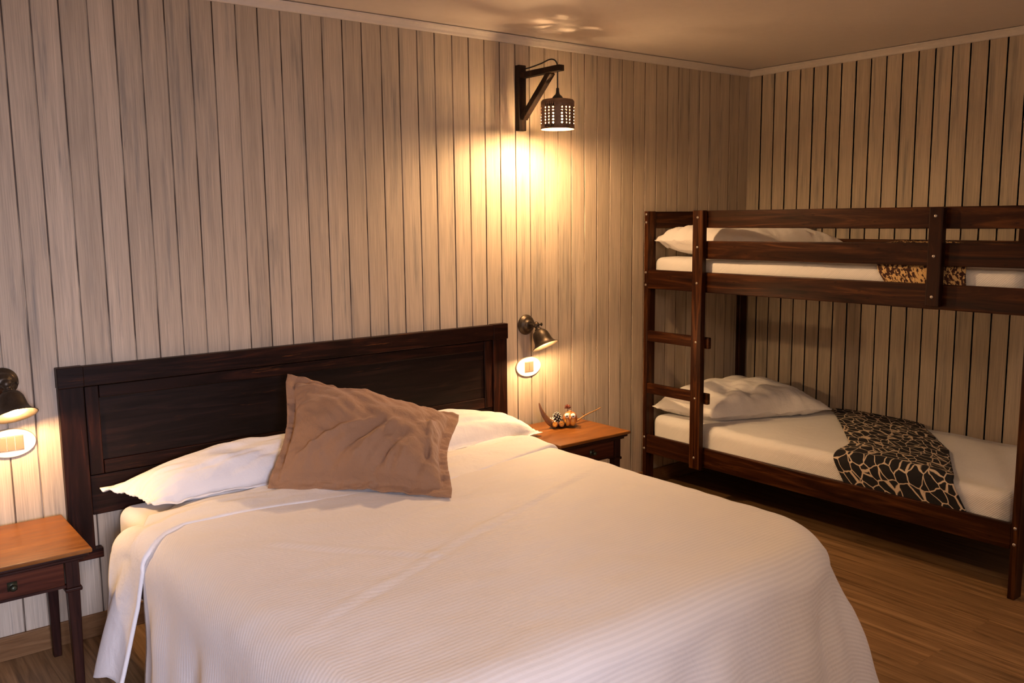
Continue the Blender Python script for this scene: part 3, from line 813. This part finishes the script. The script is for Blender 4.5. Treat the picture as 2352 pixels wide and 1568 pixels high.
# ladder
lp = MB().box(XF-.036, XF, -.452, -.384, .200, 1.592).build('ladder_post', M_bunk['z'], bk, bevel=.004)
for z in (1.555, 1.40, 1.21, .895, .59, .262): screw_front(lp, XF-.036, -.418, z)
for (a, b) in ((.860, .921), (.558, .618)):
    MB().box(XF+.001, XF+.023, -.476, RL0, a, b).build('ladder_rung', M_bunk['y'], bk, bevel=.004)
gs = MB().box(XF-.034, XF, -1.712, -1.652, 1.174, 1.588).build('guard_stile', M_bunk['z'], bk, bevel=.004)
for z in (1.552, 1.385, 1.215): screw_front(gs, XF-.034, -1.680, z)
for z in (.245, 1.175):
    MB().box(XF+.030, XB-.065, RL1+.01, RL0-.01, z, z+.018).build('slat_base', M_bunk['x'], bk)

MX0, MX1 = 5.410, 6.215
lm = rounded_slab(5.412, 6.292, -2.030, -.038, .264, .428, .07, .045, M_sheet2, 'bunk_mattress', .006)
tag(lm, 'white-sheeted mattress on the lower bunk', 'mattress', 'bunk mattresses')
um = rounded_slab(5.412, 6.215, -2.030, -.038, 1.194, 1.335, .07, .035, M_sheet2, 'bunk_mattress', .005)
tag(um, 'white-sheeted mattress on the upper bunk behind the guard rails', 'mattress', 'bunk mattresses')
pillow('pillow', [(5.50, -.41, .462), (6.17, -.71, .466), (6.16, -.06, .500), (5.425, -.05, .478)], .135, M_sheet,
       'rumpled white pillow on the lower bunk behind the ladder', zmin=.430, wr=.012, seed=6, back=.45, flange=.006, power=3.4,
       folds=((.1, .1, .5, .5, -.014, .05), (.05, .6, .6, .4, .012, .05), (.3, .05, .6, .35, -.010, .04)), pinch=.06)
pillow('pillow', [(5.50, -.50, 1.420), (6.13, -.80, 1.395), (6.13, -.06, 1.43), (5.430, -.045, 1.432)], .10, M_sheet,
       'white pillow stuffed at the head of the upper bunk', zmin=1.338, wr=.015, seed=9, back=.85, flange=.004, power=4,
       folds=((.1, .1, .5, .5, -.014, .05), (.0, .8, .5, .6, -.012, .05), (.0, .6, .5, .35, .010, .04)), pinch=.05)

# throws
def throw(name, m, zt, zb, xfr, xbk, yl, yr, label, backlift=0, hang=.13, r=.03, group=None, th=.008):
    """yl/yr: y of the left and right edges as functions of s (0 at the wall, 1 at the front edge, >1 down the side)"""
    LT = xbk-xfr
    def pt(u, v):
        s = u*(LT+hang)       # cloth length from the back
        if s < LT-r:
            x = xbk-s; z = zt; ss = s/LT
        else:
            d = s-(LT-r); q = math.pi*r/2
            if d < q: x = xfr+r-r*math.sin(d/r); z = zt-r*(1-math.cos(d/r))
            else: x = xfr-.002; z = zt-r-(d-q)
            ss = s/LT
        if backlift: z += backlift*max(0, 1-ss*3.2)**1.5
        a, b = yl(ss), yr(ss)
        y = a+(b-a)*v
        ed = min(v, 1-v)
        bulge = .010*math.sin(math.pi*min(1, ed*4)/2)
        wob = .009*ns(x*5, y*5, 2)+.004*ns(x*14, y*14, 6)
        if ss < 1-.03: z += bulge+abs(wob)*1.2+.002
        else: x -= .006+abs(wob)*.5
        return Vector((x, y, max(z, zb)))
    me = grid_mesh(pt, 90, 50, lambda u, v: (u*(LT+hang), v*.56))
    o = link(name, me, m, None, True)
    sd = o.modifiers.new('thick', 'SOLIDIFY'); sd.thickness = th; sd.offset = 1
    return tag(o, label, 'throw blanket', group)
def lerp(P):
    def f(s):
        for (a, ya), (b, yb) in zip(P, P[1:]):
            if s <= b: return ya+(yb-ya)*max(0, (s-a)/(b-a))
        return P[-1][1]
    return f
throw('throw_blanket', M_gir, .432, .290, 5.407, 6.285,
      lerp([(0, -.66), (.35, -.90), (.75, -1.17), (1.0, -1.22), (1.16, -1.31)]),
      lerp([(0, -1.20), (.12, -1.27), (.5, -1.55), (1.0, -1.79), (1.16, -1.875)]),
      'black and cream giraffe-print throw spread over the lower bunk', hang=.150)
throw('throw_blanket', M_leo, 1.340, 1.200, 5.407, 6.205,
      lerp([(0, -.98), (1.0, -1.40), (1.13, -1.47)]), lerp([(0, -1.42), (1.0, -1.79), (1.13, -1.80)]),
      'tan and brown leopard-print throw lying across the upper bunk mattress', backlift=.062, hang=.11)

# ------------------------------------------------------------------ decorations on the right nightstand
TZ = .512
M_pod = plain('dried_pod_brown', (.22, .095, .03), .45, 0, 25, .3, .4)
M_podd = plain('dark_pod_inside', (.03, .018, .010), .4, 0, 25, .3, .3)
M_stick = plain('light_twig', (.42, .22, .075), .6, 0, 60, .4, .35)
M_orange = plain('dried_orange_slice', (.60, .27, .035), .45, 0, 70, .4, .3)
M_rind = plain('orange_rind', (.30, .09, .012), .5, 0, 70, .3, .3)
M_cone = plain('dark_cone', (.022, .010, .010), .6, 0, 70, .4, .3)
M_white = plain('white_paint', (.85, .82, .74), .5, 0, 40, .05)
M_owl = plain('orange_wood_owl', (.50, .15, .028), .4, 0, 40, .25, .35)
M_owl2 = plain('owl_wing_amber', (.78, .36, .055), .35, 0, 40, .15, .2)
M_flower = plain('dried_red_brown_flower', (.16, .035, .015), .7, 0, 40, .4, .4)
dish = thing('pod_dish', (4.60, -.19, TZ), 'dried brown seed-pod dish with curled tip and twig on the right nightstand', 'dish')
def hull(u, v):
    # u along, v across; boat shaped
    x = 4.515+.155*u; wv = .046*math.sin(math.pi*min(max(u*.96+.03, 0), 1))**.7
    a = math.pi*(v-.5)*1.02
    y = -.195+wv*math.sin(a)+.01*math.sin(u*3); z = TZ+.024-.023*math.cos(a)*math.sin(math.pi*min(max(u, .03), .97))**.5+.006*(2*u-1)**2
    return Vector((x, y, z))
me = grid_mesh(hull, 24, 16); h = link('dish_bowl', me, M_podd, dish, True); s = h.modifiers.new('thick', 'SOLIDIFY'); s.thickness = .002; s.offset = -1
MB().tube(smooth_path([(4.535, -.195, .533), (4.510, -.188, .548), (4.488, -.178, .578), (4.474, -.168, .612), (4.468, -.160, .645)], 6), [.020*(1-i/25)**.8+.0008 for i in range(25)], 10, flat=.35).build('curled_tip', M_pod, dish, True)
MB().tube(smooth_path([(4.655, -.200, .522), (4.700, -.195, .529), (4.762, -.185, .545), (4.84, -.175, .556), (4.885, -.17, .566)], 6), [.0048-.0001*i for i in range(25)], 8).build('twig', M_stick, dish, True)
MB().tube([(4.752, -.186, .544), (4.742, -.18, .556), (4.737, -.178, .563)], [.003, .0015, .0006], 6).build('twig_spur', M_stick, dish, True)
ow = thing('owl_figurine', (4.615, -.205, TZ+.004), 'little orange wooden owl with big white eyes on the pod dish', 'figurine')
toc = Vector((CX-4.615, CY+.205, 0)).normalized(); sd_ = Vector((-toc.y, toc.x, 0))
oc = Vector((4.622, -.220, TZ+.041))
MB().ball(oc, .038, 24, (1.0, .9, 1.0)).tube([oc+Vector((0, 0, .034)), oc+Vector((0, 0, .042))], [.014, .003], 10).build('body', M_owl, ow, True)
for sg in (-1, 1):
    ec = oc+toc*.030+sd_*sg*.0155+Vector((0, 0, .021))
    ey = MB().ball(ec, .0130, 16, (1, 1, 1)).build('eye', M_white, ow, True)
    MB().ball(ec+toc*.0115, .0040, 10).build('pupil', M_black, ey, True)
    MB().ball(oc+toc*.023+sd_*sg*.0135+Vector((0, 0, -.010)), .021, 16, (.75, .75, 1.1)).build('wing', M_owl2, ow, True)
MB().tube([oc+toc*.036+Vector((0, 0, .014)), oc+toc*.045+Vector((0, 0, .004))], [.005, .0008], 8).build('beak', M_orange, ow, True)
def slice_(c, yaw, label):
    t = thing('orange_slice', c, label, 'dried fruit', 'dried orange slices on the pod dish')
    d = Vector((math.cos(yaw), math.sin(yaw), .25)).normalized()
    MB().lathe([(0, -.001), (.004, -.0025), (.0115, -.003), (.0130, -.0015), (.0130, .0015), (.0115, .003), (.004, .0025), (0, .001)], c, d, 24).build('flesh', M_orange, t, True)
    MB().lathe([(.0126, -.0032), (.0145, -.003), (.0145, .003), (.0126, .0032), (.0126, -.0032)], c, d, 24).build('rind', M_rind, t, True)
    return t
vy = math.atan2(toc.y, toc.x)
slice_(Vector((4.520, -.222, TZ+.026)), vy-.45, 'dried orange slice nearest the curled pod tip')
slice_(Vector((4.552, -.234, TZ+.026)), vy+.45, 'dried orange slice nearest the owl')
pc = thing('pine_cone', (4.562, -.185, TZ+.02), 'small dark pine cone with white painted tips beside the owl', 'pine cone')
cb, tipb = MB(), MB()
c0 = Vector((4.560, -.190, TZ+.048)); cb.ball(c0, .017, 14, (1, 1, 1.35))
for k in range(46):
    z = -1+2*(k+.5)/46; a = k*2.39996; r = math.sqrt(max(0, 1-z*z))
    d = Vector((r*math.cos(a), r*math.sin(a), z)); p = c0+Vector((d.x*.017, d.y*.017, d.z*.023)); d2 = (d+Vector((0, 0, .5))).normalized()
    cb.tube([p-d*.004, p+d2*.005], [.0052, .0036], 6, flat=.5); tipb.ball(p+d2*.006, .0026, 6)
cb.build('scales', M_cone, pc, True); tipb.build('white_tips', M_white, pc, True)
fl = thing('dried_flower', (4.655, -.165, TZ+.01), 'dark red-brown dried flower sticking up behind the owl', 'dried flower')
fb = MB(); fc = Vector((4.655, -.165, TZ+.085))
for k in range(26):
    a = k*2.39996; el = -.3+1.6*(k/26); d = Vector((math.cos(a)*math.cos(el), math.sin(a)*math.cos(el), math.sin(el)))
    fb.tube([fc, fc+d*.010, fc+d*.017], [.003, .0052, .001], 6, flat=.4)
fb.build('petals', M_flower, fl, True)
MB().tube([(4.640, -.185, TZ+.012), (4.648, -.172, TZ+.04), fc], .0022, 6).build('stem', M_stick, fl, True)
bd = thing('berry_sprig', (4.532, -.185, TZ+.02), 'white-dotted dried berries at the left of the pine cone', 'berries')
bb2 = MB()
for k, (dx, dy, dz) in enumerate(((0, 0, .040), (.009, .004, .047), (-.004, .01, .047), (.006, -.007, .034), (-.006, -.003, .034))): bb2.ball((4.530+dx, -.190+dy, TZ+dz), .0055, 10)
bb2.build('berries', M_white, bd, True)
MB().tube([(4.535, -.192, TZ+.008), (4.531, -.19, TZ+.040)], .002, 6).build('stem', M_stick, bd, True)
